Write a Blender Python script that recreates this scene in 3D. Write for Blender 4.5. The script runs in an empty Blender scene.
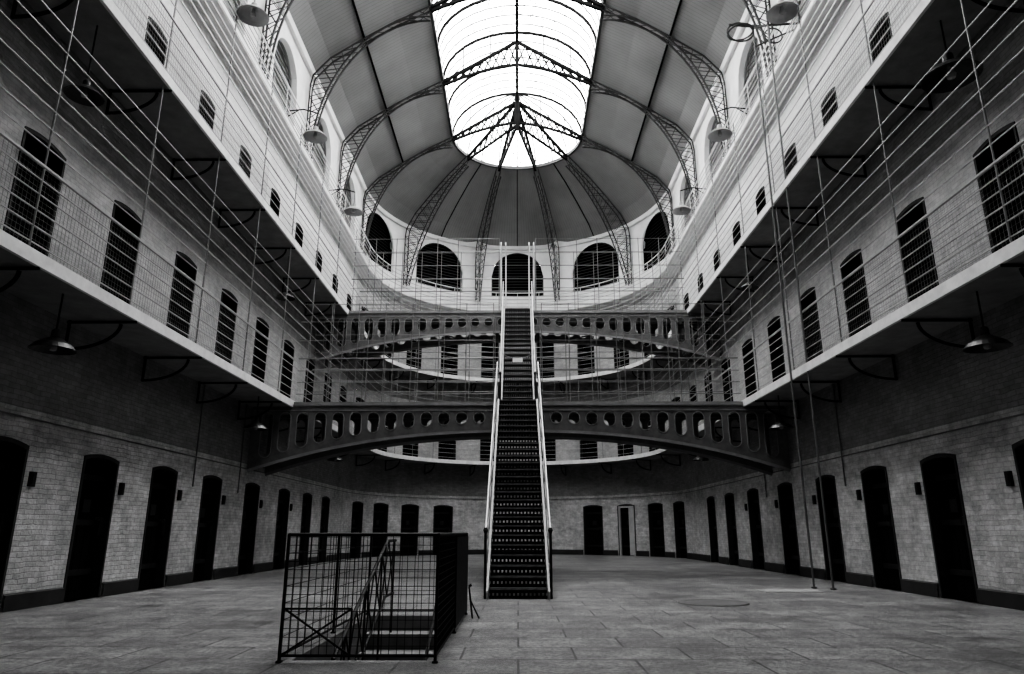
import bpy, math, random
from mathutils import Vector, Matrix
random.seed(4)
C = bpy.context.scene.collection
R = 6.7; YC = 27.5; YB = -4.0; YS = 5.5
Z1, Z2, ZL, ZT = 4.15, 8.1, 11.75, 15.3
GE = 5.65

# ------------------------------------------------------------ materials
def mat(name, col, rough=0.7, metal=0.0, noise=0.0, nscale=3.0, bump=0.0, bscale=20.0, spec=0.5):
    m = bpy.data.materials.new(name); m.use_nodes = True
    nt = m.node_tree; b = nt.nodes['Principled BSDF']
    b.inputs['Roughness'].default_value = rough
    b.inputs['Metallic'].default_value = metal
    b.inputs['Specular IOR Level'].default_value = spec
    tc = nt.nodes.new('ShaderNodeTexCoord')
    n = nt.nodes.new('ShaderNodeTexNoise'); n.inputs['Scale'].default_value = nscale
    n.inputs['Detail'].default_value = 6; n.inputs['Roughness'].default_value = 0.65
    nt.links.new(tc.outputs['Object'], n.inputs['Vector'])
    r = nt.nodes.new('ShaderNodeValToRGB')
    lo = col*(1-noise); hi = min(1, col*(1+noise))
    r.color_ramp.elements[0].position = 0.3; r.color_ramp.elements[1].position = 0.7
    r.color_ramp.elements[0].color = (lo, lo, lo, 1); r.color_ramp.elements[1].color = (hi, hi, hi, 1)
    nt.links.new(n.outputs['Fac'], r.inputs['Fac'])
    nt.links.new(r.outputs['Color'], b.inputs['Base Color'])
    if bump:
        n2 = nt.nodes.new('ShaderNodeTexNoise'); n2.inputs['Scale'].default_value = bscale
        nt.links.new(tc.outputs['Object'], n2.inputs['Vector'])
        bp = nt.nodes.new('ShaderNodeBump'); bp.inputs['Strength'].default_value = bump
        bp.inputs['Distance'].default_value = 0.02
        nt.links.new(n2.outputs['Fac'], bp.inputs['Height']); nt.links.new(bp.outputs['Normal'], b.inputs['Normal'])
    return m

def brickmat(name, c1, c2, mortar, stain=0.35, bump=0.6):
    m = bpy.data.materials.new(name); m.use_nodes = True
    nt = m.node_tree; L = nt.links; b = nt.nodes['Principled BSDF']; b.inputs['Roughness'].default_value = 0.75
    uv = nt.nodes.new('ShaderNodeTexCoord')
    br = nt.nodes.new('ShaderNodeTexBrick')
    br.inputs['Scale'].default_value = 1.0
    br.inputs['Brick Width'].default_value = 0.21; br.inputs['Row Height'].default_value = 0.07
    br.inputs['Mortar Size'].default_value = 0.006; br.inputs['Mortar Smooth'].default_value = 0.8
    br.inputs['Color1'].default_value = (c1, c1, c1, 1); br.inputs['Color2'].default_value = (c2, c2, c2, 1)
    br.inputs['Mortar'].default_value = (mortar, mortar, mortar, 1)
    nw = nt.nodes.new('ShaderNodeTexNoise'); nw.inputs['Scale'].default_value = 4; nw.inputs['Detail'].default_value = 3
    L.new(uv.outputs['UV'], nw.inputs['Vector'])
    vm = nt.nodes.new('ShaderNodeVectorMath'); vm.operation = 'MULTIPLY_ADD'
    vm.inputs[1].default_value = (.06, .05, 0)
    L.new(nw.outputs['Color'], vm.inputs[0]); L.new(uv.outputs['UV'], vm.inputs[2])
    L.new(vm.outputs[0], br.inputs['Vector'])
    cur = br.outputs['Color']
    for sc, lo, hi, s in ((0.7, .34, .62, 1-stain), (5, .35, .6, 1-stain*.7)):
        n = nt.nodes.new('ShaderNodeTexNoise'); n.inputs['Scale'].default_value = sc; n.inputs['Detail'].default_value = 9
        n.inputs['Roughness'].default_value = 0.78
        L.new(uv.outputs['UV'], n.inputs['Vector'])
        r = nt.nodes.new('ShaderNodeValToRGB'); r.color_ramp.elements[0].position = lo; r.color_ramp.elements[1].position = hi
        r.color_ramp.elements[0].color = (s, s, s, 1); r.color_ramp.elements[1].color = (1, 1, 1, 1)
        L.new(n.outputs['Fac'], r.inputs['Fac'])
        mx = nt.nodes.new('ShaderNodeMixRGB'); mx.blend_type = 'MULTIPLY'; mx.inputs[0].default_value = 1
        L.new(cur, mx.inputs[1]); L.new(r.outputs['Color'], mx.inputs[2]); cur = mx.outputs[0]
    L.new(cur, b.inputs['Base Color'])
    n3 = nt.nodes.new('ShaderNodeTexNoise'); n3.inputs['Scale'].default_value = 14; n3.inputs['Detail'].default_value = 6
    L.new(uv.outputs['UV'], n3.inputs['Vector'])
    ad = nt.nodes.new('ShaderNodeMath'); ad.operation = 'MULTIPLY_ADD'; ad.inputs[1].default_value = -.6
    L.new(br.outputs['Fac'], ad.inputs[0]); L.new(n3.outputs['Fac'], ad.inputs[2])
    bp = nt.nodes.new('ShaderNodeBump'); bp.inputs['Strength'].default_value = bump; bp.inputs['Distance'].default_value = 0.025
    L.new(ad.outputs[0], bp.inputs['Height']); L.new(bp.outputs['Normal'], b.inputs['Normal'])
    return m

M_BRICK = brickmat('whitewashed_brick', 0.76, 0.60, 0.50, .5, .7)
M_BRICKD = brickmat('gallery_shade_brick', 0.33, 0.26, 0.20, .35)  # darker brick for wall strips below the decks; gallery shade put into the colour
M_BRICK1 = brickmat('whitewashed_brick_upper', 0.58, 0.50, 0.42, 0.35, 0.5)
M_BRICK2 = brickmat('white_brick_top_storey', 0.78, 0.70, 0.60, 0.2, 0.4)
M_PLASTER = mat('white_plaster', 0.80, 0.8, noise=0.12, nscale=1.2, bump=0.15)
M_GREYP = mat('grey_recess_plaster', 0.32, 0.8, noise=0.2, nscale=1.2)
M_DKWALL = mat('dull_grey_end_wall', 0.35, 0.8, noise=0.2, nscale=1.2)
M_IRON = mat('dark_iron', 0.018, 0.6, noise=0.4, nscale=8, spec=.3)
M_BRKT = mat('grey_black_bracket_iron', 0.012, 0.7, noise=0.4, nscale=8, spec=.2)
M_JAMB = mat('dark_door_frame', 0.035, 0.6, noise=0.3, nscale=8, spec=.3)
M_GIRD = mat('grey_painted_iron', 0.14, 0.45, noise=0.25, nscale=5)
M_RAIL = mat('painted_rail', 0.36, 0.4, noise=0.2, nscale=4)
M_RAILW = mat('white_painted_rail', 0.68, 0.4, noise=0.1, nscale=4)
M_RAILD = mat('dull_bridge_rail', 0.20, 0.45, noise=0.2, nscale=4)
M_WIRE = mat('galvanised_mesh', 0.20, 0.5, noise=0.2, nscale=4)
M_HAND = mat('worn_handrail', 0.36, 0.35, 0.3, noise=0.3)
M_FASC = mat('white_painted_fascia', 0.70, 0.6, noise=0.15, nscale=4)
M_DECK = mat('grey_gallery_deck', 0.24, 0.8, noise=0.2, nscale=3)
M_DOOR = mat('black_painted_timber', 0.008, 0.95, noise=0.4, nscale=6, spec=.1)
M_DARK = mat('soot_black', 0.004, 0.9, spec=.1)
M_LOUV = mat('dark_louvre', 0.04, 0.8, noise=.2)
M_RIB = mat('grey_rib_paint', 0.06, 0.6, noise=0.2, spec=.3)
M_RIM = mat('pale_iron_rim', 0.26, 0.5, noise=0.2)
M_RIBD = mat('dark_truss_paint', 0.005, 0.9, noise=0.2, spec=.1)
M_SHADE = mat('enamel_shade', 0.03, 0.35, noise=0.2)
M_SHADEW = mat('pale_enamel_shade', 0.34, 0.4, noise=0.1)
M_BULB = mat('opal_bulb', 0.35, 0.2)
M_SKIRT = mat('dark_skirting', 0.03, 0.7, noise=0.3)
M_STEP = mat('worn_iron_tread', 0.035, 0.5, 0.2, noise=0.6, nscale=18)
M_NOSE = mat('worn_nosing', 0.20, 0.4, 0.4, noise=0.4, nscale=8)
M_PLATE = mat('floor_plate_iron', 0.34, 0.6, noise=0.1)
M_STONE = mat('stone_step', 0.22, 0.7, noise=0.3)
M_PALE = mat('dull_white_joinery', 0.42, 0.7, noise=0.2)

def floormat():
    m = bpy.data.materials.new('worn_flagstone_floor'); m.use_nodes = True
    nt = m.node_tree; L = nt.links; b = nt.nodes['Principled BSDF']
    tc = nt.nodes.new('ShaderNodeTexCoord')
    br = nt.nodes.new('ShaderNodeTexBrick'); br.inputs['Scale'].default_value = 1
    br.inputs['Brick Width'].default_value = 0.95; br.inputs['Row Height'].default_value = 0.62
    br.inputs['Mortar Size'].default_value = 0.011
    br.inputs['Color1'].default_value = (.34, .34, .34, 1); br.inputs['Color2'].default_value = (.24, .24, .24, 1)
    br.inputs['Mortar'].default_value = (.08, .08, .08, 1)
    L.new(tc.outputs['Object'], br.inputs['Vector'])
    cur = br.outputs['Color']
    for sc, lo, hi, a, c, ro in ((.55, .36, .64, .45, 1.25, .75), (3.2, .36, .62, .42, 1.28, .8), (24, .36, .6, .42, 1.3, .7)):
        n = nt.nodes.new('ShaderNodeTexNoise'); n.inputs['Scale'].default_value = sc; n.inputs['Detail'].default_value = 10
        n.inputs['Roughness'].default_value = ro
        L.new(tc.outputs['Object'], n.inputs['Vector'])
        r = nt.nodes.new('ShaderNodeValToRGB'); r.color_ramp.elements[0].position = lo; r.color_ramp.elements[1].position = hi
        r.color_ramp.elements[0].color = (a, a, a, 1); r.color_ramp.elements[1].color = (c, c, c, 1)
        L.new(n.outputs['Fac'], r.inputs['Fac'])
        mx = nt.nodes.new('ShaderNodeMixRGB'); mx.blend_type = 'MULTIPLY'; mx.inputs[0].default_value = 1
        L.new(cur, mx.inputs[1]); L.new(r.outputs['Color'], mx.inputs[2]); cur = mx.outputs[0]
        if sc == 3.2: nn = n
    L.new(cur, b.inputs['Base Color'])
    rr = nt.nodes.new('ShaderNodeMapRange'); rr.inputs['To Min'].default_value = 0.2; rr.inputs['To Max'].default_value = 0.55
    L.new(nn.outputs['Fac'], rr.inputs['Value']); L.new(rr.outputs[0], b.inputs['Roughness'])
    bp = nt.nodes.new('ShaderNodeBump'); bp.inputs['Strength'].default_value = 0.9; bp.inputs['Distance'].default_value = 0.035
    L.new(cur, bp.inputs['Height']); L.new(bp.outputs['Normal'], b.inputs['Normal'])
    return m
M_FLOOR = floormat()

def ceilmat():
    m = bpy.data.materials.new('boarded_ceiling'); m.use_nodes = True
    nt = m.node_tree; L = nt.links; b = nt.nodes['Principled BSDF']; b.inputs['Roughness'].default_value = 0.6
    tc = nt.nodes.new('ShaderNodeTexCoord')
    w = nt.nodes.new('ShaderNodeTexWave'); w.wave_type = 'BANDS'; w.bands_direction = 'X'; w.wave_profile = 'SAW'
    w.inputs['Scale'].default_value = 2.2
    L.new(tc.outputs['UV'], w.inputs['Vector'])
    r = nt.nodes.new('ShaderNodeValToRGB'); r.color_ramp.elements[0].position = 0; r.color_ramp.elements[1].position = .12
    r.color_ramp.elements[0].color = (.15, .15, .15, 1); r.color_ramp.elements[1].color = (.29, .29, .29, 1)
    L.new(w.outputs['Fac'], r.inputs['Fac'])
    n = nt.nodes.new('ShaderNodeTexNoise'); n.inputs['Scale'].default_value = .5; n.inputs['Detail'].default_value = 5
    L.new(tc.outputs['UV'], n.inputs['Vector'])
    r2 = nt.nodes.new('ShaderNodeValToRGB'); r2.color_ramp.elements[0].position = .3; r2.color_ramp.elements[1].position = .7
    r2.color_ramp.elements[0].color = (.7, .7, .7, 1)
    L.new(n.outputs['Fac'], r2.inputs['Fac'])
    mx = nt.nodes.new('ShaderNodeMixRGB'); mx.blend_type = 'MULTIPLY'; mx.inputs[0].default_value = 1
    L.new(r.outputs['Color'], mx.inputs[1]); L.new(r2.outputs['Color'], mx.inputs[2])
    L.new(mx.outputs[0], b.inputs['Base Color'])
    return m
M_CEIL = ceilmat()

def glassmat():
    m = bpy.data.materials.new('speckled_roof_glass'); m.use_nodes = True
    nt = m.node_tree; L = nt.links
    for n in list(nt.nodes):
        if n.type == 'BSDF_PRINCIPLED': nt.nodes.remove(n)
    out = [n for n in nt.nodes if n.type == 'OUTPUT_MATERIAL'][0]
    t = nt.nodes.new('ShaderNodeBsdfTransparent')
    tc = nt.nodes.new('ShaderNodeTexCoord')
    n = nt.nodes.new('ShaderNodeTexNoise'); n.inputs['Scale'].default_value = 8; n.inputs['Detail'].default_value = 4
    n.inputs['Roughness'].default_value = .8
    L.new(tc.outputs['Object'], n.inputs['Vector'])
    r = nt.nodes.new('ShaderNodeValToRGB'); r.color_ramp.elements[0].position = .40; r.color_ramp.elements[1].position = .44
    r.color_ramp.elements[0].color = (.003, .003, .003, 1); r.color_ramp.elements[1].color = (.22, .22, .22, 1)
    e = r.color_ramp.elements.new(.66); e.color = (.40, .40, .40, 1)
    L.new(n.outputs['Fac'], r.inputs['Fac']); L.new(r.outputs['Color'], t.inputs['Color'])
    L.new(t.outputs[0], out.inputs['Surface'])
    return m
M_GLASS = glassmat()

# ------------------------------------------------------------ mesh builder
class MB:
    def __init__(s): s.v = []; s.f = []; s.uv = []; s.mi = []
    def quad(s, pts, uv=None, mi=0):
        i = len(s.v); s.v += [tuple(p) for p in pts]; s.f.append(tuple(range(i, i+len(pts))))
        s.uv.append(uv or [(p[0]+p[1], p[2]) for p in pts]); s.mi.append(mi)
    def box(s, x0, x1, y0, y1, z0, z1, mi=0):
        p = [(x0,y0,z0),(x1,y0,z0),(x1,y1,z0),(x0,y1,z0),(x0,y0,z1),(x1,y0,z1),(x1,y1,z1),(x0,y1,z1)]
        for q in ((0,3,2,1),(4,5,6,7),(0,1,5,4),(1,2,6,5),(2,3,7,6),(3,0,4,7)):
            s.quad([p[k] for k in q], mi=mi)
    def tube(s, pts, r, n=6, mi=0, closed=False, w=None):
        pts = [Vector(p) for p in pts]; N = len(pts)
        i0 = len(s.v); prev = None
        for k in range(N):
            if closed: t = pts[(k+1) % N]-pts[k-1]
            elif k == 0: t = pts[1]-pts[0]
            elif k == N-1: t = pts[-1]-pts[-2]
            else: t = (pts[k+1]-pts[k]).normalized()+(pts[k]-pts[k-1]).normalized()
            t.normalize()
            if prev is None:
                up = Vector((0,0,1)) if abs(t.z) < .9 else Vector((0,1,0))
                a = t.cross(up).normalized()
            else:
                a = (prev-t*prev.dot(t)).normalized()
            prev = a; b = t.cross(a)
            rr = r[k] if isinstance(r, (list, tuple)) else r
            for j in range(n):
                an = 2*math.pi*(j+.5)/n
                s.v.append(tuple(pts[k]+a*math.cos(an)*rr+b*math.sin(an)*(w or rr)))
        for k in range(N if closed else N-1):
            for j in range(n):
                q = (i0+k*n+j, i0+k*n+(j+1) % n, i0+((k+1) % N)*n+(j+1) % n, i0+((k+1) % N)*n+j)
                s.f.append(q); s.uv.append([(0,0)]*4); s.mi.append(mi)
        if not closed:
            s.f.append(tuple(i0+j for j in range(n))[::-1]); s.uv.append([(0,0)]*n); s.mi.append(mi)
            s.f.append(tuple(i0+(N-1)*n+j for j in range(n))); s.uv.append([(0,0)]*n); s.mi.append(mi)
    def lathe(s, prof, n=24, mi=0):
        for k in range(len(prof)-1):
            (r0,z0),(r1,z1) = prof[k], prof[k+1]
            for j in range(n):
                a, b = 2*math.pi*j/n, 2*math.pi*(j+1)/n
                s.quad([(r0*math.cos(a),r0*math.sin(a),z0),(r0*math.cos(b),r0*math.sin(b),z0),
                        (r1*math.cos(b),r1*math.sin(b),z1),(r1*math.cos(a),r1*math.sin(a),z1)], mi=mi)
    def mesh(s, name, mats):
        me = bpy.data.meshes.new(name); me.from_pydata(s.v, [], s.f)
        u = me.uv_layers.new(name='UVMap'); k = 0
        for uvs in s.uv:
            for c in uvs:
                u.data[k].uv = c; k += 1
        for m in (mats if isinstance(mats, (list, tuple)) else [mats]): me.materials.append(m)
        me.polygons.foreach_set('material_index', s.mi); me.update()
        return me
    def obj(s, name, mats, parent=None, **kw):
        return add(name, s.mesh(name, mats), parent, **kw)

def add(name, data, parent=None, loc=None, rot=None, label=None, category=None, group=None, kind=None):
    o = bpy.data.objects.new(name, data); C.objects.link(o)
    if loc is not None: o.location = loc
    if rot is not None: o.rotation_euler = rot
    if parent: o.parent = parent
    if label: o['label'] = label
    if category: o['category'] = category
    if group: o['group'] = group
    if kind: o['kind'] = kind
    return o
def tubeobj(name, m, par, pts, r, n=5, **kw):
    mb = MB(); mb.tube(pts, r, n); return mb.obj(name, m, par, **kw)
def weld(o, solid=None, dist=0.0005):
    import bmesh
    bm = bmesh.new(); bm.from_mesh(o.data); bmesh.ops.remove_doubles(bm, verts=bm.verts, dist=dist)
    bmesh.ops.recalc_face_normals(bm, faces=bm.faces); bm.to_mesh(o.data); bm.free()
    if solid:
        md = o.modifiers.new('Solidify', 'SOLIDIFY'); md.thickness = solid; md.offset = 0

# U path --------------------------------------------------------
def mkts(yb, n=16): return [('L', yb+(YC-yb)*i/n) for i in range(n)] + [('A', -90+180*i/40) for i in range(41)] + [('R', YC-(YC-yb)*i/n) for i in range(1, n+1)]
TS = mkts(YB); TSS = mkts(YS)
def up(r, t, z):
    k, a = t
    if k == 'L': return (-r, a, z)
    if k == 'R': return (r, a, z)
    a = math.radians(a); return (r*math.sin(a), YC+r*math.cos(a), z)
def ulen(t):
    k, a = t
    if k == 'L': return a
    if k == 'A': return YC+math.radians(a+90)*R
    return YC+math.pi*R+(YC-a)
def upath(r, z): return [up(r, t, z) for t in TS]
def usweep(mb, prof, closed=False, mi=0, ts=None, pf=None):
    ts = ts or TS; pf = pf or up
    L = [0]
    for k in range(1, len(prof)): L.append(L[-1]+math.dist(prof[k], prof[k-1]))
    n = len(prof)
    for i in range(len(ts)-1):
        a, b = ts[i], ts[i+1]
        for k in range(n if closed else n-1):
            p, q = prof[k], prof[(k+1) % n]
            mb.quad([pf(p[0],a,p[1]), pf(p[0],b,p[1]), pf(q[0],b,q[1]), pf(q[0],a,q[1])],
                    [(ulen(a),L[k]),(ulen(b),L[k]),(ulen(b),L[(k+1)%n]),(ulen(a),L[(k+1)%n])], mi)

# ------------------------------------------------------------ walls
def mapL(s, z, d): return (-R-d, s, z)
def mapR(s, z, d): return (R+d, s, z)
def mapA(s, z, d):
    a = s/R; return ((R+d)*math.sin(a), YC+(R+d)*math.cos(a), z)
def wall_sheet(mb, mp, s0, s1, z0, z1, ops, ds, mi, mi2=None, zsplit=None):
    br = set([s0, s1]); n = max(1, int((s1-s0)/ds))
    for i in range(n+1): br.add(s0+(s1-s0)*i/n)
    for o in ops:
        for i in range(17): br.add(o[0]-o[1]/2+o[1]*i/16)
    br = sorted(br); b2 = [br[0]]
    for b in br[1:]:
        if b-b2[-1] > 1e-4: b2.append(b)
    def top(o, s):
        x = max(-1, min(1, (s-o[0])/(o[1]/2)))
        return o[3]+(o[4]*math.sqrt(max(0, 1-x*x)) if o[5] else o[4]*(1-x*x))
    def q(sa, sb, za, zb, zc, zd, da=0, db=0, m=None):
        mb.quad([mp(sa,za,da), mp(sb,zb,da), mp(sb,zc,db), mp(sa,zd,db)], [(sa,za),(sb,zb),(sb,zc+db),(sa,zd+db)], mi if m is None else m)
    def qs(a, b, za, zb):
        if zsplit: q(a, b, za, zb, zsplit, zsplit); q(a, b, zsplit, zsplit, z1, z1, m=mi2)
        else: q(a, b, za, zb, z1, z1)
    for a, b in zip(b2, b2[1:]):
        m = (a+b)/2; hit = None
        for o in ops:
            if abs(m-o[0]) < o[1]/2: hit = o
        if hit is None: qs(a, b, z0, z0)
        else:
            ta, tb = top(hit, a), top(hit, b)
            if hit[2] > z0+1e-4: q(a, b, z0, z0, hit[2], hit[2])
            qs(a, b, ta, tb)
            q(a, b, ta, tb, tb, ta, 0, hit[6])
            q(a, b, hit[2], hit[2], hit[2], hit[2], 0, hit[6])
    for o in ops:
        for s in (o[0]-o[1]/2, o[0]+o[1]/2):
            mb.quad([mp(s,o[2],0), mp(s,o[2],o[6]), mp(s,o[3],o[6]), mp(s,o[3],0)],
                    [(s,o[2]),(s+o[6],o[2]),(s+o[6],o[3]),(s,o[3])], mi)

DG = [2.4, 4.6, 6.85, 9.1, 11.35, 13.45, 15.6, 18.0, 20.5, 22.8, 25.0]
DU = [11.0+2.2*i for i in range(-4, 8)]
AG = [31, 46, 61, 76]
AU = [12, 30, 47, 63, 79]
AA = [0, 36, 72]
SWI = [25.5-4*i for i in range(7)]
DW, DH, DRISE, DDEP = .98, 2.14, 0.065, 0.24
UW, UH = 0.9, 2.18
VW, VH = 0.72, 1.95
def dops(cs, zf, w, h): return [(c, w, zf, zf+h, DRISE, False, DDEP) for c in cs]
WW, WB, WS = 2.7, 12.7, 13.75
def wops(cs, ww=WW, ws=WS, d=.22): return [(c, ww, WB, ws, ww/2, True, d) for c in cs]
SWW, SWS = 2.0, 13.8
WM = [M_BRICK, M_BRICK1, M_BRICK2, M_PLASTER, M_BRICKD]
for nm, mp in (('wall_left', mapL), ('wall_right', mapR)):
    mb = MB()
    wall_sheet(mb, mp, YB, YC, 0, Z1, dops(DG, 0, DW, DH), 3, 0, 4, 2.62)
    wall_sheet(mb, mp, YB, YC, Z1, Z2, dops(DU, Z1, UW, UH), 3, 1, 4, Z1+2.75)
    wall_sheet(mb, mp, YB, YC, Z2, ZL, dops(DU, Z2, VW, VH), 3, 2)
    wall_sheet(mb, mp, YB, YC, ZL, ZT, wops(SWI, SWW, SWS, .3), 3, 3)
    mb.obj(nm, WM, kind='structure')
mb = MB(); SA = math.pi/2*R
def ang(l): return sorted(set([math.radians(a)*R for a in l]+[-math.radians(a)*R for a in l]))
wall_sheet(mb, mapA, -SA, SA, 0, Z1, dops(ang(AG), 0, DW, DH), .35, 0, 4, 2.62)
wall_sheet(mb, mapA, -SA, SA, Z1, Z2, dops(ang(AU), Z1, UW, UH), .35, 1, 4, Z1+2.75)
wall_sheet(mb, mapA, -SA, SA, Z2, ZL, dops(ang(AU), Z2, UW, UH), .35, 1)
wall_sheet(mb, mapA, -SA, SA, ZL, ZT+.6, wops(ang(AA)), .35, 3)
mb.obj('wall_apse', WM, kind='structure')
mb = MB()
mb.box(-R-.4, R+.4, YB-.2, YB, 0, 20.6)
mb.obj('wall_entrance', [M_DKWALL], kind='structure')

# floor with stairwell opening
HX0, HX1, HY0, HY1 = -1.84, -0.74, 6.15, 9.3
mb = MB(); X0, X1, Y0, Y1 = -7.3, 7.3, YB-.2, YC+R+.6
for a, b, c, d in ((X0,HX0,Y0,Y1),(HX1,X1,Y0,Y1),(HX0,HX1,Y0,HY0),(HX0,HX1,HY1,Y1)):
    mb.quad([(a,c,0),(b,c,0),(b,d,0),(a,d,0)])
mb.obj('floor', M_FLOOR, kind='structure')

st = add('basement_stair', None, loc=(0,0,0), label='stone basement stair descending through an opening in the floor', category='stairs')
mb = MB()
for (x0,x1,y0,y1) in ((HX0-.15,HX0,HY0-.15,HY1+.15),(HX1,HX1+.15,HY0-.15,HY1+.15),(HX0,HX1,HY0-.15,HY0),(HX0,HX1,HY1,HY1+.15)):
    mb.box(x0,x1,y0,y1,-3.0,-.005)
mb.box(HX0,HX1,HY0,HY1,-3.1,-3.0)
mb.obj('shaft_wall', M_STONE, st)
stepm = MB(); stepm.box(HX0+.01,HX1-.01,0,.30,-.19,0); stepm.box(HX0+.01,HX1-.01,-.03,.0,-.04,0)
sm = stepm.mesh('step', M_STONE)
for i in range(10):
    add('step', sm, st, loc=(0, HY1-.32-.3*i, -.17*(i+1)))

for nm, mp, s0, s1, cs in (('baseboard_left', mapL, YB, YC, DG), ('baseboard_right', mapR, YB, YC, DG), ('baseboard_apse', mapA, -SA, SA, ang(AG))):
    mb = MB(); edges = [s0]
    for c in sorted(cs): edges += [c-DW/2-.02, c+DW/2+.02]
    edges.append(s1)
    for i in range(0, len(edges), 2):
        a, b = edges[i], edges[i+1]; n = max(1, int((b-a)/.4)) if mp is mapA else 1
        for j in range(n):
            p, q = a+(b-a)*j/n, a+(b-a)*(j+1)/n
            mb.quad([mp(p,0,-.035),mp(q,0,-.035),mp(q,.2,-.035),mp(p,.2,-.035)])
            mb.quad([mp(p,.2,-.035),mp(q,.2,-.035),mp(q,.22,0),mp(p,.22,0)])
    mb.obj(nm, M_SKIRT, kind='structure')

# doors ------------------------------------------------------
def doormesh(w, h, style=0):
    mb = MB(); n = 5; pw = (w-.02)/n; yd = .16
    def top(x):
        return h+DRISE*(1-min(1, (x/(w/2))**2))
    N = 12
    prof = [(-w/2+.004, 0)]+[(-w/2+.004+(w-.008)*i/N, top(-w/2+w*i/N)-.004) for i in range(N+1)]+[(w/2-.004, 0)]
    inn = [(x*.9, z if z == 0 else z-.055) for x, z in prof]
    for k in range(len(prof)-1):
        a, b, c, d = prof[k], prof[k+1], inn[k+1], inn[k]
        mb.quad([(a[0],-.012,a[1]),(b[0],-.012,b[1]),(b[0],.23,b[1]),(a[0],.23,a[1])], mi=2)
        mb.quad([(a[0],-.012,a[1]),(b[0],-.012,b[1]),(c[0],-.012,c[1]),(d[0],-.012,d[1])], mi=2)
        mb.quad([(d[0],-.012,d[1]),(c[0],-.012,c[1]),(c[0],.21,c[1]),(d[0],.21,d[1])], mi=2)
    for i in range(n*2):
        a = -w/2+.01+pw/2*i; b = a+pw/2
        y0 = yd; y1 = yd+.05
        za, zb = top(a)-.01, top(b)-.01
        g = .008 if i % 2 == 0 else 0; g2 = .008 if i % 2 else 0
        mb.quad([(a+g,y0,0),(b-g2,y0,0),(b-g2,y0,zb),(a+g,y0,za)])
        if g: mb.quad([(a,y1,0),(a+g,y0,0),(a+g,y0,za),(a,y1,za)])
        if g2: mb.quad([(b-g2,y0,0),(b,y1,0),(b,y1,zb),(b-g2,y0,zb)])
    mb.quad([(-w/2-.02,.235,-.02),(w/2+.02,.235,-.02),(w/2+.02,.235,h+DRISE+.05),(-w/2-.02,.235,h+DRISE+.05)])
    if style == 0:
        for z in (.35, 1.1, 1.8): mb.box(-w/2+.09, w/2-.09, yd-.018, yd, z, z+.09, 1)
        mb.box(-.1, .1, yd-.025, yd, 1.3, 1.5, 1)
    elif style == 1:
        for i in range(9):
            x = -w/2+.1+(w-.2)*i/8; mb.tube([(x,.13,0),(x,.13,h+.04)], .005, 5)
    return mb
def bolt():
    mb = MB(); mb.box(.22,.44,.10,.13,1.18,1.24); mb.box(.34,.44,.09,.132,.95,1.17); mb.tube([(.28,.10,1.21),(.28,.04,1.21),(.28,.04,1.12)], .012, 6)
    return mb.mesh('bolt', M_IRON)
DMAT = [M_DOOR, M_IRON, M_JAMB]
dm0 = doormesh(DW, DH).mesh('cell_door', DMAT); dm1 = doormesh(UW, UH, 1).mesh('gate_door', [M_DOOR, M_IRON, M_IRON])
dm2 = doormesh(VW, VH, 2).mesh('upper_door', [M_DOOR, M_IRON, M_IRON])
bm_ = bolt(); cnt = [0]
def place_door(me, mp, s, z, rot, bt=True):
    cnt[0] += 1
    o = add('door_%d' % cnt[0], me, loc=mp(s, z, 0), rot=(0,0,rot), kind='structure')
    if bt: add('bolt', bm_, o)
    return o
for c in DG:
    place_door(dm0, mapL, c, 0, math.pi/2); place_door(dm0, mapR, c, 0, -math.pi/2)
for z, dm in ((Z1, dm1), (Z2, dm2)):
    for c in DU:
        place_door(dm, mapL, c, z, math.pi/2, False); place_door(dm, mapR, c, z, -math.pi/2, False)
    for s in ang(AU): place_door(dm1, mapA, s, z, -s/R, False)
for s in ang(AG):
    o = place_door(dm0, mapA, s, 0, -s/R)
    if abs(s-math.radians(46)*R) < .01:
        mb = MB(); mb.box(.34,.42,-.03,.05,0,2.06); mb.box(-.42,.42,-.03,.05,2.04,2.12); mb.box(-.42,-.34,-.03,.05,0,2.06)
        mb.box(.12,.34,.0,.04,.02,2.04)
        mb.obj('open_leaf', M_PALE, o, label='dull white frame and half open leaf')

# arched windows
def archwin(hw, spring, dep, mats, lining=False):
    mb = MB()
    pts = [(-hw-.03, 0)]+[(-math.cos(math.pi*i/20)*(hw+.03), spring+math.sin(math.pi*i/20)*(hw+.03)) for i in range(21)]+[(hw+.03, 0)]
    mb.quad([(x,dep-.01,z) for x, z in pts])
    mb.tube([(x*.95,dep-.1,z*.975+.02) for x, z in pts], .05, 4)
    if lining:
        k = (hw-.006)/(hw+.03); lp = [(x*k, z if i in (0, 22) else spring+(z-spring)*k) for i, (x, z) in enumerate(pts)]
        k2 = (hw-.07)/(hw+.03); lq = [(x*k2, z if i in (0, 22) else spring+(z-spring)*k2) for i, (x, z) in enumerate(pts)]
        for a, b, c, d in zip(lp, lp[1:], lq[1:], lq):
            mb.quad([(a[0],-.012,a[1]),(b[0],-.012,b[1]),(b[0],dep,b[1]),(a[0],dep,a[1])])
            mb.quad([(a[0],-.012,a[1]),(b[0],-.012,b[1]),(c[0],-.012,c[1]),(d[0],-.012,d[1])], mi=1)
    for i in range(0, 17):
        z = .03+.155*i
        if z > spring+hw-.12: break
        half = hw if z < spring else math.sqrt(max(.01, hw*hw-(z-spring)**2))
        mb.quad([(-half*.95,dep-.12,z),(half*.95,dep-.12,z),(half*.95,dep-.05,z+.08),(-half*.95,dep-.05,z+.08)], mi=1)
    return mb.mesh('arched_window', mats)
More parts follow.
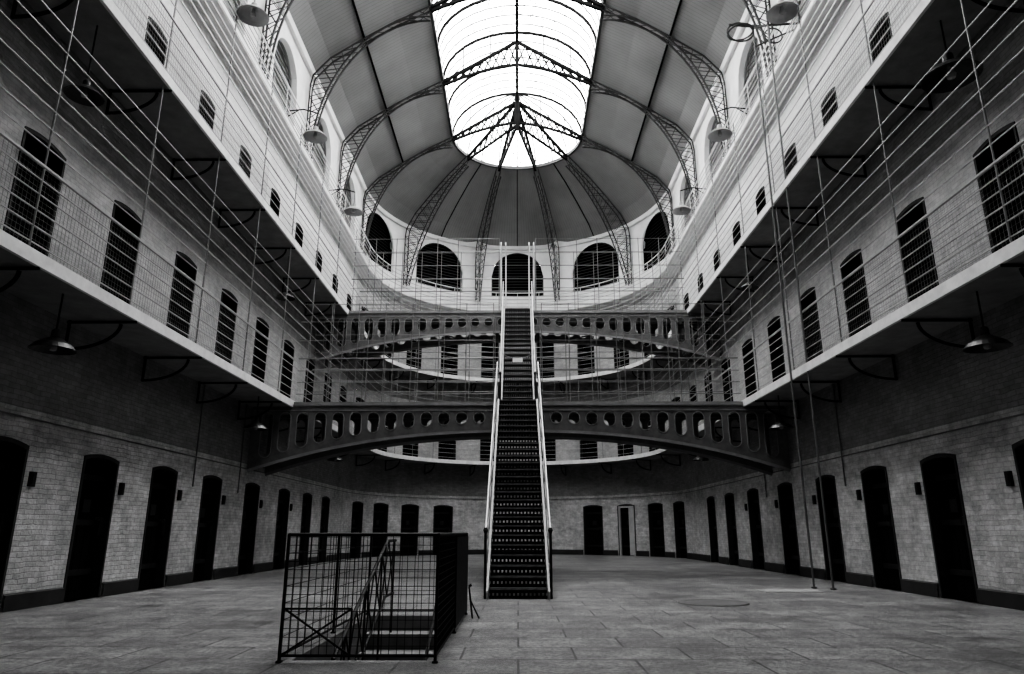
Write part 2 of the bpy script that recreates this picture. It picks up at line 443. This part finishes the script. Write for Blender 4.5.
wmA = archwin(WW/2, WS-WB, .22, [M_DARK, M_LOUV], True); wmS = archwin(SWW/2, SWS-WB, .3, [M_GREYP, M_GREYP]); wc = 0
for mp, cs, rt, wm in ((mapL, SWI, lambda s: math.pi/2, wmS), (mapR, SWI, lambda s: -math.pi/2, wmS), (mapA, ang(AA), lambda s: -s/R, wmA)):
    for s in cs:
        wc += 1; add('window_%d' % wc, wm, loc=mp(s, WB, 0), rot=(0,0,rt(s)), kind='structure')

# ceiling
ZK = 17.93
def upf(r, t, z):
    k, a = t
    if k != 'A' or abs(a) > 54.01: return up(r, t, z)
    c = round(a/36)*36; d = math.radians(a-c)
    kk = max(0, (r-2.87)/(6.7-2.87))
    e = (1/math.cos(d)-1)
    if abs(a) > 36: e = (1/math.cos(d)-1)*(54-abs(a))/18
    return up(r*(1+kk*e), t, z)
CP = [(R+.02,ZT),(6.1,15.95),(5.0,16.72),(4,17.35),(2.87,ZK)]
mb = MB(); usweep(mb, CP, pf=upf)
mb.quad([(-2.9,YB-.1,ZK),(2.9,YB-.1,ZK),(2.9,YS,ZK),(-2.9,YS,ZK)])  # unseen skylight end closed over solid, added to darken the near hall
mb.quad([(-2.9,YS,17.75),(2.9,YS,17.75),(2.9,YS,20.4),(-2.9,YS,20.4)])
mb.obj('ceiling', M_CEIL, kind='structure')
mb = MB(); usweep(mb, [(R,ZT-.05),(R-.12,ZT-.05),(R-.16,ZT+.12),(R,ZT+.16)], True); mb.obj('trim_1', M_PLASTER, kind='structure')
mb = MB(); usweep(mb, [(R+.01,ZL-.22),(R-.35,ZL-.12),(R-.5,ZL-.10),(R-.5,ZL+.04),(R+.01,ZL+.04)]); mb.obj('trim_2', M_FASC, kind='structure')
mb = MB(); usweep(mb, [(2.93,ZK-.07),(2.84,ZK-.07),(2.84,ZK+.08),(2.93,ZK+.08)], True, ts=TSS); mb.obj('trim_3', M_RIB, kind='structure')
for i, (sx) in enumerate((-1, 1)):
    mb = MB(); mb.tube([(sx*5.02,YB,16.66),(sx*5.02,YC,16.66)], .04, 4); mb.obj('trim_%d' % (4+i), M_RIBD, kind='structure')
mb = MB()
for a in (-36, 0, 36):
    t = math.radians(a); mb.tube([(r*math.sin(t), YC+r*math.cos(t), z-.02) for r, z in CP], .025, 4)
mb.obj('trim_6', M_RIBD, kind='structure')

GP = [(2.87*math.cos(math.pi/2*i/8), ZK+2.15*math.sin(math.pi/2*i/8)) for i in range(9)]
GP[-1] = (0.0, GP[-1][1])
mb = MB(); usweep(mb, GP, ts=TSS); mb.obj('window_%d' % (wc+1), M_GLASS, kind='structure')
gl = MB()
for i in range(0, 43):
    y = YC-.5*i
    gl.tube([(-r, y, z) for r, z in GP]+[(r, y, z) for r, z in GP[::-1][1:]], .06 if i % 4 == 0 else .024, 4)
for a in range(-90, 91, 18):
    t = math.radians(a); gl.tube([(r*math.sin(t), YC+r*math.cos(t), z) for r, z in GP], .035, 4)
gl.tube([(0,YS,20.05),(0,YC,20.05)], .09, 4)
gl.obj('trim_7', M_RIBD, kind='structure')

# ------------------------------------------------------------ roof trusses
OUT = [(6.62,12.3),(6.62,13.2),(6.62,14.3),(6.62,15.1),(6.05,15.8),(5.0,16.55),(4,17.2),(2.87,17.8)]
def lattice_in(n, k=0.0):
    P = []
    for i in range(n+1):
        t = i/n*math.pi/2
        x, z = 6.45-3.58*(1-math.cos(t)), 12.3+5.12*math.sin(t)
        u = i/n; lx, lz = 6.45-3.58*u, 12.3+5.12*u
        P.append((x*(1-k)+lx*k, z*(1-k)+lz*k))
    return P
def resample(P, n):
    L = [0]
    for a, b in zip(P, P[1:]): L.append(L[-1]+math.dist(a, b))
    out = []
    for i in range(n+1):
        d = L[-1]*i/n
        for k in range(len(P)-1):
            if d <= L[k+1]+1e-9:
                f = (d-L[k])/(L[k+1]-L[k]); out.append((P[k][0]+(P[k+1][0]-P[k][0])*f, P[k][1]+(P[k+1][1]-P[k][1])*f)); break
    return out
NL = 18
OA_ = resample(OUT, NL); IA_ = resample(lattice_in(30), NL)
IB_ = resample(lattice_in(30, .5), NL)
HB = .11
def rib_parts(fn, par, full=True):
    O_ = OA_; I_ = IA_ if full else IB_
    for f in fn:
        for off in (-HB, HB):
            tubeobj('chord', M_RIB, par, [f(r, z, off) for r, z in O_], .028, 4)
            tubeobj('chord', M_RIB, par, [f(r, z, off) for r, z in I_], .033, 4)
        lt = MB()
        for i in range(NL):
            for off in (-HB, HB):
                lt.tube([f(*O_[i],off), f(*I_[i+1],off)], .013, 4); lt.tube([f(*I_[i],off), f(*O_[i+1],off)], .013, 4)
            lt.tube([f(*I_[i],-HB), f(*I_[i+1],HB)], .012, 4)
        lt.obj('lattice_bracing', M_RIB, par)
    T0 = [(2.85,17.85),(1.9,18.45),(.95,19.05),(0,19.65)]
    B0 = [(2.85,17.7),(1.9,18.12),(.95,18.42),(0,18.6)] if full else [(2.85,17.7),(1.9,17.95),(.95,18.2),(0,18.45)]
    T = resample(T0, 9); B = resample(B0, 9)
    for f in fn:
        sk = MB()
        sk.tube([f(r,z,0) for r,z in T], .075, 4); sk.tube([f(r,z,0) for r,z in B], .065, 4)
        for i in range(9):
            sk.tube([f(*T[i],0), f(*B[i+1],0)], .035, 4); sk.tube([f(*B[i],0), f(*T[i+1],0)], .035, 4)
        if full:
            for r, zt in ((2.1,19.35),(1.05,19.9)):
                zz = T[int((2.85-r)/2.85*9)][1]; sk.tube([f(r,zz,0), f(r,zt,0)], .03, 4)
        sk.obj('skylight_truss', M_RIBD, par)
    if full: tubeobj('king_post', M_RIBD, par, [fn[0](0,18.4,0), fn[0](0,20.0,0)], .09, 4)
for i in range(8):
    y = YC-4*i
    if y < YS+.3: continue
    e = add('roof_truss', None, loc=(0,0,0), label='arched lattice iron roof truss beneath the glazed skylight', category='roof truss', group='arched roof trusses')
    rib_parts([lambda r, z, o, y=y: (-r, y+o, z), lambda r, z, o, y=y: (r, y+o, z)], e)
for a in (-54, -18, 18, 54):
    t = math.radians(a)
    e = add('roof_rib', None, loc=(0,0,0), label='radiating lattice iron rib of the rounded end roof', category='roof rib', group='radiating apse ribs')
    rib_parts([lambda r, z, o, t=t: (r*math.sin(t)+o*math.cos(t), YC+r*math.cos(t)-o*math.sin(t), z)], e, full=False)
e = add('ridge_beam', None, loc=(0,0,0), label='dark iron ridge beam running under the skylight', category='beam')
tubeobj('beam', M_RIBD, e, [(0,YS,19.65),(0,YC,19.65)], .07, 4)
mb = MB(); mb.tube([(0,YC,18.2),(0,YC,18.6),(0,YC,20.0)], [.05,.14,.12], 8); mb.obj('boss', M_RIBD, e)

# ------------------------------------------------------------ galleries
def bracketmesh():
    mb = MB(); L = R-GE-.02
    mb.tube([(0,0,-.03),(L,0,-.03)], .022, 4)
    mb.tube([(.03,0,0),(.03,0,-.46)], .022, 4)
    mb.tube([(.03+(L*.75)*math.sin(t), 0, -.44+.38*(1-math.cos(t))) for t in [math.pi/2*i/10 for i in range(11)]], .024, 4)
    return mb.mesh('bracket', M_BRKT)
BR = bracketmesh()
def railing(par, ro, H, hs, whitefrom, posts_r=.014):
    rl = add('railing', None, par, loc=(0,0,0))
    pm = MB(); pm.tube([(0,0,0),(0,0,H)], posts_r, 6); pme = pm.mesh('post', M_RAILD)
    for i in range(14):
        y = 9.75+2.2*(i-6)
        if y < YB+.5: continue
        add('post', pme, rl, loc=(-ro, y, 0)); add('post', pme, rl, loc=(ro, y, 0))
    for a in range(-78, 79, 12):
        t = math.radians(a); add('post', pme, rl, loc=(ro*math.sin(t), YC+ro*math.cos(t), 0))
    for h in hs:
        w_ = h > whitefrom
        tubeobj('rail', M_RAILW if w_ else M_RAIL, rl, upath(ro, h), .024 if abs(h-1.1) < .01 else (.016 if w_ else .0105), 5)
    return rl
def gallery(z, H, label, zz, wf):
    g = add('gallery_walkway', None, loc=(0,0,z), label=label, category='gallery')
    mb = MB(); usweep(mb, [(R-.005,-.12),(GE+.03,-.12),(GE+.03,0),(R-.005,0)], True); mb.obj('deck', M_DECK, g)
    mb = MB(); usweep(mb, [(GE+.03,-.135),(GE-.02,-.135),(GE-.02,.03),(GE+.03,.03)], True); mb.obj('fascia', M_FASC, g, label='white painted edge board')
    yb = [12.1+2.2*i-2.2*5 for i in range(12)]
    for y in yb:
        add('bracket', BR, g, loc=(-R+.02, y, -.12)); add('bracket', BR, g, loc=(R-.02, y, -.12), rot=(0,0,math.pi))
    for a in range(-80, 81, 20):
        t = math.radians(a); add('bracket', BR, g, loc=((R-.02)*math.sin(t), YC+(R-.02)*math.cos(t), -.12), rot=(0,0,-t-math.pi/2))
    ro = GE+.06
    rl = railing(g, ro, H, zz, wf)
    for sx in (-1, 1):
        mb = MB(); y = 5.0
        while y < 14.5:
            mb.tube([(sx*(ro+.02), y, .04),(sx*(ro+.02), y, 1.1)], .0024, 3); y += .07
        for k in range(16): mb.tube([(sx*(ro+.02), 5, .05+.07*k),(sx*(ro+.02), 14.5, .05+.07*k)], .0024, 3)
        o = mb.obj('wire_mesh', M_WIRE, rl, label='fine square wire mesh infill'); o['kind'] = 'stuff'
    return g
gallery(Z1, 3.8, 'curving iron gallery with white edge above the ground floor cells', [.14,.34,.54,.74,.92,1.1,1.35,1.6,1.85,2.1,2.4,2.7,3.0], 9)
gallery(Z2, 3.3, 'upper curving iron gallery with white edge and barred railing', [.14,.34,.54,.74,.92,1.1,1.35,1.6,1.85,2.05,2.25,2.45,2.65,2.85,3.05], 1.55)
e = add('ledge_railing', None, loc=(0,0,ZL+.04), label='white curved guard rail on the ledge beneath arched windows', category='railing')
ro = R-.46
pm = MB(); pm.tube([(0,0,0),(0,0,.95)], .014, 5); pme = pm.mesh('post', M_RAILW)
for i in range(12):
    for sx in (-1, 1): add('post', pme, e, loc=(sx*ro, YC-2.2*i, 0))
for a in range(-80, 81, 10):
    t = math.radians(a); add('post', pme, e, loc=(ro*math.sin(t), YC+ro*math.cos(t), 0))
for h in (.2,.38,.56,.74,.93): tubeobj('rail', M_RAILW if h > .9 else M_RAIL, e, upath(ro, h), .024 if h > .9 else .012, 5)

# ------------------------------------------------------------ bridges
def girder(par, y, ztop, cdep, edep):
    mb = MB(); Lx = R-.06
    bot = lambda x: ztop-(cdep+(edep-cdep)*(abs(x)/Lx)**2.3)
    sp = .44; n = int(Lx/sp)
    for sx in (-1, 1):
        for k in range(n):
            c = .52+sp*k; w = .145
            bx, tx = bot(c)+.16, ztop-.14
            hh = (tx-bx)/2; zc = (tx+bx)/2
            a0, b0 = c-sp/2, c+sp/2
            if b0 > Lx: break
            m = 10
            xs = [a0]+[c+w*math.cos(math.pi-math.pi*i/m) for i in range(m+1)]+[b0]
            def hz(x, s):
                u = max(-1, min(1, (x-c)/w)); e = math.sqrt(1-u*u)
                return zc+s*((hh-w if hh > w else 0)+min(w, hh)*e)
            for a, b in zip(xs, xs[1:]):
                pa, pb = sx*a, sx*b
                if a < c-w+1e-6 and b < c-w+1e-3 or a > c+w-1e-3:
                    mb.quad([(pa,y,bot(a)),(pb,y,bot(b)),(pb,y,ztop),(pa,y,ztop)])
                else:
                    mb.quad([(pa,y,bot(a)),(pb,y,bot(b)),(pb,y,hz(b,-1)),(pa,y,hz(a,-1))])
                    mb.quad([(pa,y,hz(a,1)),(pb,y,hz(b,1)),(pb,y,ztop),(pa,y,ztop)])
            ring = [(sx*(c+w*math.cos(math.pi-math.pi*i/m)), y-.03, hz(c+w*math.cos(math.pi-math.pi*i/m), 1)) for i in range(m+1)]
            ring += [(sx*(c+w*math.cos(math.pi*i/m)), y-.03, hz(c+w*math.cos(math.pi*i/m), -1)) for i in range(m+1)]
            rg = MB(); rg.tube(ring, .014, 4, closed=True); rg.obj('hole_rim', M_RIM, par)
            last = b0
        mb.quad([(sx*last,y,bot(last)),(sx*Lx,y,bot(Lx)),(sx*Lx,y,ztop),(sx*last,y,ztop)])
    mb.quad([(-.30,y,bot(0)),(.30,y,bot(0)),(.30,y,ztop),(-.30,y,ztop)])
    o = mb.obj('girder', M_GIRD, par, label='arched girder pierced with oval holes'); weld(o, .05)
    fl = MB()
    xs = [-Lx+2*Lx*i/48 for i in range(49)]
    fl.tube([(x,y,bot(x)) for x in xs], .03, 4, w=.10)
    fl.tube([(-Lx,y,ztop-.02),(Lx,y,ztop-.02)], .03, 4, w=.10)
    fl.tube([(-Lx,y-.04,ztop-.1),(Lx,y-.04,ztop-.1)], .014, 4)
    fl.obj('flange', M_RIM, par)
def bridge(y0, y1, z, label, rear_gap, H, hs):
    b = add('iron_footbridge', None, loc=(0,0,0), label=label, category='footbridge')
    mb = MB(); mb.box(-GE+.04, GE-.04, y0-.06, y1+.06, z-.1, z-.01); mb.obj('deck', M_DECK, b)
    girder(b, y0, z-.12, .58, 1.55); girder(b, y1, z-.12, .58, 1.55)
    rl = add('railing', None, b, loc=(0,0,z))
    pm = MB(); pm.tube([(0,0,0),(0,0,H)], .013, 6); pme = pm.mesh('post', M_RAILD)
    for sx in (-1, 1):
        for x in [.62+.7*i for i in range(7)]:
            for yy in (y0, y1): add('post', pme, rl, loc=(sx*x, yy, 0))
    for h in hs:
        for yy, gap in ((y0, True), (y1, rear_gap)):
            rr = .02 if h == 1.12 else .010
            if gap:
                for sx in (-1, 1): tubeobj('rail', M_RAILD, rl, [(sx*.62,yy,h),(sx*5.6,yy,h)], rr)
            else: tubeobj('rail', M_RAILD, rl, [(-5.6,yy,h),(5.6,yy,h)], rr)
BY1, BY2 = 17.35, 22.2
HS = (.2,.5,.8,1.12,1.6,2.1,2.58)
bridge(BY1, BY1+1.25, Z1, 'grey iron footbridge on pierced arched girders between lower galleries', True, 2.6, HS)
bridge(BY2, BY2+1.25, Z2, 'upper grey iron footbridge on pierced girders with tall railing', False, 2.6, HS)

# ------------------------------------------------------------ stairs
def flight(y0, z0, y1, z1, n, label, w=.96):
    s = add('iron_staircase', None, loc=(0,y0,z0), label=label, category='staircase')
    dy, dz = (y1-y0)/n, (z1-z0)/n
    tm = MB(); tm.box(-w/2+.03, w/2-.03, 0, dy+.03, -.035, 0, 0)
    tm.box(-w/2+.03, w/2-.03, -.014, .008, -.026, .004, 1)
    for i in range(14):
        x = -w/2+.06+(w-.12)*i/13; tm.box(x-.017, x+.017, .012, .02, -dz, -.03, 0)
    tm.box(-w/2+.03, w/2-.03, .012, .02, -dz, -dz*.72, 0); tm.box(-w/2+.03, w/2-.03, .012, .02, -dz*.46, -.03, 0)
    tme = tm.mesh('tread', [M_STEP, M_NOSE])
    for i in range(n): add('tread', tme, s, loc=(0, dy*i, dz*(i+1)))
    Lh, Lz = y1-y0, z1-z0
    for sx in (-1, 1):
        mb = MB(); x = sx*w/2
        p = [(0,-.02),(.25,-.02),(Lh,Lz-.25),(Lh,Lz+.06),(-.08,.12),(-.08,0)]
        for xa in (x-.018, x+.018): mb.quad([(xa,a,b) for a, b in p])
        for k in range(len(p)):
            a, b = p[k], p[(k+1) % len(p)]
            mb.quad([(x-.018,a[0],a[1]),(x+.018,a[0],a[1]),(x+.018,b[0],b[1]),(x-.018,b[0],b[1])])
        mb.obj('stringer', M_RAIL, s)
        xo = sx*(w/2+.035); sl = Lz/Lh
        for h, r, m in ((.95,.019,M_HAND),(.62,.010,M_RAIL),(.32,.010,M_RAIL)):
            tubeobj('handrail' if h > .9 else 'mid_rail', m, s, [(xo,0,h+.05),(xo,Lh,Lz+h+.05)], r, 8)
        k = 8
        for i in range(k+1):
            yy = Lh*i/k
            mb = MB(); mb.tube([(xo,yy,sl*yy-.02),(xo,yy,sl*yy+1.0)], .024 if i == 0 else .012, 6)
            if i == 0: mb.tube([(xo,yy,.98),(xo,yy,1.03),(xo,yy,1.07)], [.024,.042,.02], 8)
            mb.obj('baluster', M_IRON if i == 0 else M_RAIL, s)
    return s
flight(11.55, 0, BY1-.06, Z1, 26, 'steep iron staircase with worn pierced treads rising from the floor')
flight(BY1+1.31, Z1, BY2-.06, Z2, 20, 'upper iron staircase with open treads between the footbridges', w=.88)
e = add('stairhead_rail', None, loc=(0,BY2,Z2), label='tall pale hooped guard rail at the stair head', category='railing')
for x in (-.56,-.40,.40,.56):
    tubeobj('hoop', M_RAILW, e, [(x,0,0),(x,0,2.35),(x,.15,2.5),(x,.5,2.55),(x,.9,2.5),(x,1.1,2.35),(x,1.1,0)], .015, 6)
for h in (.5,1.0,1.5,2.0,2.3):
    for sx in (-1,1): tubeobj('rail', M_RAIL, e, [(sx*.56,0,h),(sx*.56,1.1,h)], .010)
e = add('chain_barrier', None, loc=(0,19.1,5.62), label='chain across the stair carrying a small white notice plate', category='barrier')
tubeobj('chain', M_RAIL, e, [(-.46+.092*i,0,.24-.16*(1-((i-5)/5)**2)) for i in range(11)], .009, 5)
mb = MB(); mb.box(-.14,.14,-.012,-.004,-.03,.09); mb.obj('notice_plate', M_PLASTER, e)

# ------------------------------------------------------------ foreground cage
cg = add('stairwell_cage', None, loc=(0,0,0), label='black iron guard cage around the basement stair opening', category='railing')
cx0, cx1, cy0, cy1, H = -1.90, -.66, 6.03, 9.42, .98
for x, y in [(cx0,cy0),(cx1,cy0),(cx0,cy1),(cx1,cy1),(cx0,(cy0+cy1)/2),(cx1,(cy0+cy1)/2)]:
    mb = MB(); mb.box(x-.011,x+.011,y-.011,y+.011,0,H); mb.box(x-.022,x+.022,y-.022,y+.022,0,.015); mb.obj('post', M_IRON, cg)
def panel(p, q, name, sp=.105, vs=.1, r=.0045):
    mb = MB(); p = Vector((p[0],p[1],0)); q = Vector((q[0],q[1],0)); L = (q-p).length; n = round(L/sp)
    for i in range(1, n):
        c = p.lerp(q, i/n); mb.tube([c+Vector((0,0,.05)), c+Vector((0,0,H))], r, 4)
    k = int((H-.05)/vs)
    for i in range(k+1):
        z = .06+(H-.08)*i/k; mb.tube([p+Vector((0,0,z)), q+Vector((0,0,z))], r, 4)
    mb.tube([p+Vector((0,0,H)), q+Vector((0,0,H))], .014, 6); mb.tube([p+Vector((0,0,.05)), q+Vector((0,0,.05))], .010, 4)
    mb.obj(name, M_IRON, cg)
panel((cx0,cy0),(cx1,cy0),'grid_panel', sp=.062, vs=.062, r=.0030); panel((cx0,cy0),(cx0,cy1),'grid_panel', sp=.22, vs=.12, r=.0035)
panel((cx1,cy0),(cx1,cy1),'grid_panel', sp=.06, vs=.06, r=.0045)
panel((cx0,cy1),(cx1,cy1),'grid_panel', sp=.2, vs=.2, r=.003)
mb = MB(); mb.box(cx1+.012,cx1+.018,7.7,cy1-.02,.05,H-.03); mb.obj('sheet_panel', M_IRON, cg)
mb = MB()
for a, b in (((cx0,.05),(cx0+.55,.40)),((cx0,.40),(cx0+.55,.05)),((cx0,.40),(cx0+.55,.40)),((cx0+.55,.05),(cx0+.55,.40))):
    mb.tube([(a[0],cy0+.03,a[1]),(b[0],cy0+.03,b[1])], .010, 4)
mb.obj('cross_brace', M_IRON, cg)
hr = add('stair_handrail', None, loc=(0,0,0), label='dark iron lattice balustrade following the basement steps down', category='handrail')
x = HX0+.30
hz = lambda yy: .9 if yy > 8.6 else .9-(8.6-yy)*.4
sz = lambda yy: hz(yy)-.62
tubeobj('handrail', M_JAMB, hr, [(x,9.15,.9),(x,8.6,.9),(x,6.3,hz(6.3))], .018, 6)
tubeobj('lower_rail', M_JAMB, hr, [(x,9.15,sz(9.15)),(x,8.6,sz(8.6)),(x,6.3,sz(6.3))], .016, 4)
mb = MB(); ys = [9.1-.40*i for i in range(8)]
for a, b in zip(ys, ys[1:]):
    mb.tube([(x,a,hz(a)),(x,b,sz(b))], .009, 4); mb.tube([(x,a,sz(a)),(x,b,hz(b))], .009, 4)
for a in ys[::2]: mb.tube([(x,a,hz(a)),(x,a,-.567*(HY1-a)-.1)], .011, 5)
mb.obj('lattice', M_JAMB, hr)
tubeobj('handrail', M_JAMB, hr, [(HX1-.1,9.15,.75),(HX1-.1,8.6,.75),(HX1-.1,6.3,-.4)], .018, 6)
for yy in (9.1, 8.0, 6.9): tubeobj('baluster', M_JAMB, hr, [(HX1-.1,yy,.75 if yy > 8.6 else .75-(8.6-yy)*.5),(HX1-.1,yy,-.567*(HY1-yy)-.1)], .011, 5)
mb = MB(); mb.tube([(-.55,9.0,.0),(-.60,9.05,.36)], .012, 6); mb.tube([(-.47,9.0,.0),(-.59,9.05,.22)], .009, 6); mb.tube([(-.60,9.05,.36),(-.57,9.05,.38)], .015, 6)
mb.obj('prop_stand', M_IRON, label='small leaning iron prop beside the guard cage', category='stand')

mb = MB(); mb.lathe([(0,.012),(.40,.012),(.42,.016),(.5,.016),(.51,0)], 32)
mb.obj('manhole_cover', M_GIRD, loc=(2.84,10.9,0), label='round iron cover set into the stone floor', category='manhole cover')
mb = MB(); mb.box(-.5,.5,-.3,.3,0,.010); mb.box(-.46,.46,-.26,.26,.010,.013)
mb.obj('floor_plate', M_PLATE, loc=(4.75,13.1,0), label='pale rectangular access plate in the stone floor', category='floor plate')

# ------------------------------------------------------------ lamps
def lamp(x, y, zshade, ztop, s=1.0, arm=None, pale=False):
    e = add('pendant_lamp', None, loc=(x,y,zshade), label=('pale' if pale else 'dark')+' enamel industrial pendant lamp '+('on a wall arm' if arm else 'hanging under the gallery'), category='lamp', group='industrial pendant lamps')
    mb = MB(); mb.lathe([(.03,.22),(.045,.2),(.05,.12),(.09,.1),(.2,.03),(.25,-.03),(.245,-.035),(.19,.02),(.08,.085),(.03,.09)])
    o = mb.obj('lamp_shade', M_SHADEW if pale else M_SHADE, e); o.scale = (s,s,s)
    mb = MB(); mb.lathe([(0,-.05),(.035,-.04),(.045,-.005),(.03,.04),(.02,.1)], 14); o = mb.obj('bulb', M_BULB, e); o.scale = (s,s,s)
    tubeobj('cord', M_IRON, e, [(0,0,.2*s),(0,0,ztop-zshade)], .011, 6)
    if arm:
        mb = MB(); L = arm-x; h = ztop-zshade
        mb.tube([(0,0,h),(L*.3,0,h+.12),(L,0,h+.02)], .02, 6); mb.tube([(L*.4,0,h+.1),(L,0,h-.4)], .015, 6); mb.obj('wall_arm', M_IRON, e)
for sx in (-1, 1):
    for y in (8.7, 15.95, 23.2): lamp(sx*6.0, y, 3.3, Z1-.12, 1.1)
    for y in (8.4, 17.1): lamp(sx*6.0, y, 6.85 if sx < 0 else 7.1, Z2-.12, 1.0 if sx < 0 or y > 10 else 1.5)
    for y in (12.1, 16.7, 21.3): lamp(sx*5.45, y, 11.3, 12.0, 1.3, arm=sx*R, pale=True)

e = add('hoist_frame', None, loc=(5.45,13.7,0), label='tall paired iron poles with scrolled pulley bracket on top', category='hoist')
for dx, dy, h in ((0,0,12.3),(.2,-.35,12.0)):
    mb = MB(); mb.tube([(dx,dy,0),(dx,dy,h)], .02, 8); mb.tube([(dx,dy,0),(dx,dy,.03)], .05, 8); mb.obj('pole', M_GIRD, e)
mb = MB()
mb.tube([(0,0,12.25),(R-5.47,0,12.35)], .03, 6); mb.tube([(-.55,0,12.3),(0,0,12.25)], .03, 6)
mb.tube([(-.3+.28*math.cos(a),.28*math.sin(a),12.1) for a in [2*math.pi*i/20 for i in range(20)]], .022, 6, closed=True)
mb.tube([(-.3+.3*math.cos(a),0,12.1+.25*math.sin(a)) for a in [2*math.pi*i/20 for i in range(20)]], .022, 6, closed=True)
mb.tube([(.45+.2*math.cos(a),0,12.0+.2*math.sin(a)) for a in [2*math.pi*i/20 for i in range(20)]], .018, 6, closed=True)
mb.tube([(0,0,11.7),(.4,0,11.9),(R-5.47,0,12.3)], .022, 6)
mb.tube([(.2,-.35,12.0),(0,0,12.2)], .025, 6)
mb.obj('pulley_bracket', M_RIB, e)

mb = MB()
mb.tube([(-R+.03,YB+.2,2.5),(-R+.03,YC,2.5)]+[mapA(math.radians(a)*R,2.5,-.03) for a in range(-85,90,5)]+[(R-.03,YC,2.5),(R-.03,YB+.2,2.5)], .012, 6)
mb.obj('wall_conduit', M_GIRD, label='thin horizontal conduit clipped above the ground floor doors', category='pipe')
for sx, y in ((-1,14.6),(1,14.6),(-1,17.0),(1,19.3)):
    mb = MB(); mb.tube([(sx*(R-.03),y,1.9),(sx*(R-.03),y,Z1-.12)], .014, 6); mb.obj('wall_conduit', M_GIRD, label='thin vertical conduit fixed to the brick wall', category='pipe')
mb = MB(); mb.box(-.05,.05,-.045,0,0,.2); mb.box(-.035,.035,-.055,-.045,.03,.17)
jb = mb.mesh('junction_box', M_IRON)
for y in DG:
    for sx in (-1, 1):
        if y > 8 and y < 22: add('junction_box', jb, loc=(sx*R, y+.64, 1.6), rot=(0,0,math.pi/2*(-sx)), label='small dark metal box on the brick wall beside a cell door', category='electrical box', group='boxes beside cell doors')

# ------------------------------------------------------------ light
w = bpy.data.worlds.new('overcast_sky'); bpy.context.scene.world = w; w.use_nodes = True
bg = w.node_tree.nodes['Background']; bg.inputs['Color'].default_value = (1,1,1,1); bg.inputs['Strength'].default_value = 52.0
ld = bpy.data.lights.new('skylight_portal', 'AREA'); ld.shape = 'RECTANGLE'; ld.size = 5.9; ld.size_y = 25.2
lo = bpy.data.objects.new('skylight_portal', ld); C.objects.link(lo); lo.location = (0, 18.0, 20.25)
try: ld.cycles.is_portal = True
except Exception as ex: print('portal', ex)

cam = bpy.data.cameras.new('camera'); cam.sensor_width = 36; cam.lens = 700/1024*36; cam.clip_end = 200
co = bpy.data.objects.new('camera', cam); C.objects.link(co); co.location = (0,0,1.0)
co.rotation_euler = (math.radians(90+15.57), 0, .0083)
bpy.context.scene.camera = co
vs = bpy.context.scene.view_settings
vs.view_transform = 'AgX'
for lk in ('AgX - High Contrast', 'AgX - Medium High Contrast'):
    try:
        vs.look = lk; print('LOOK', lk); break
    except Exception as ex: print(ex)
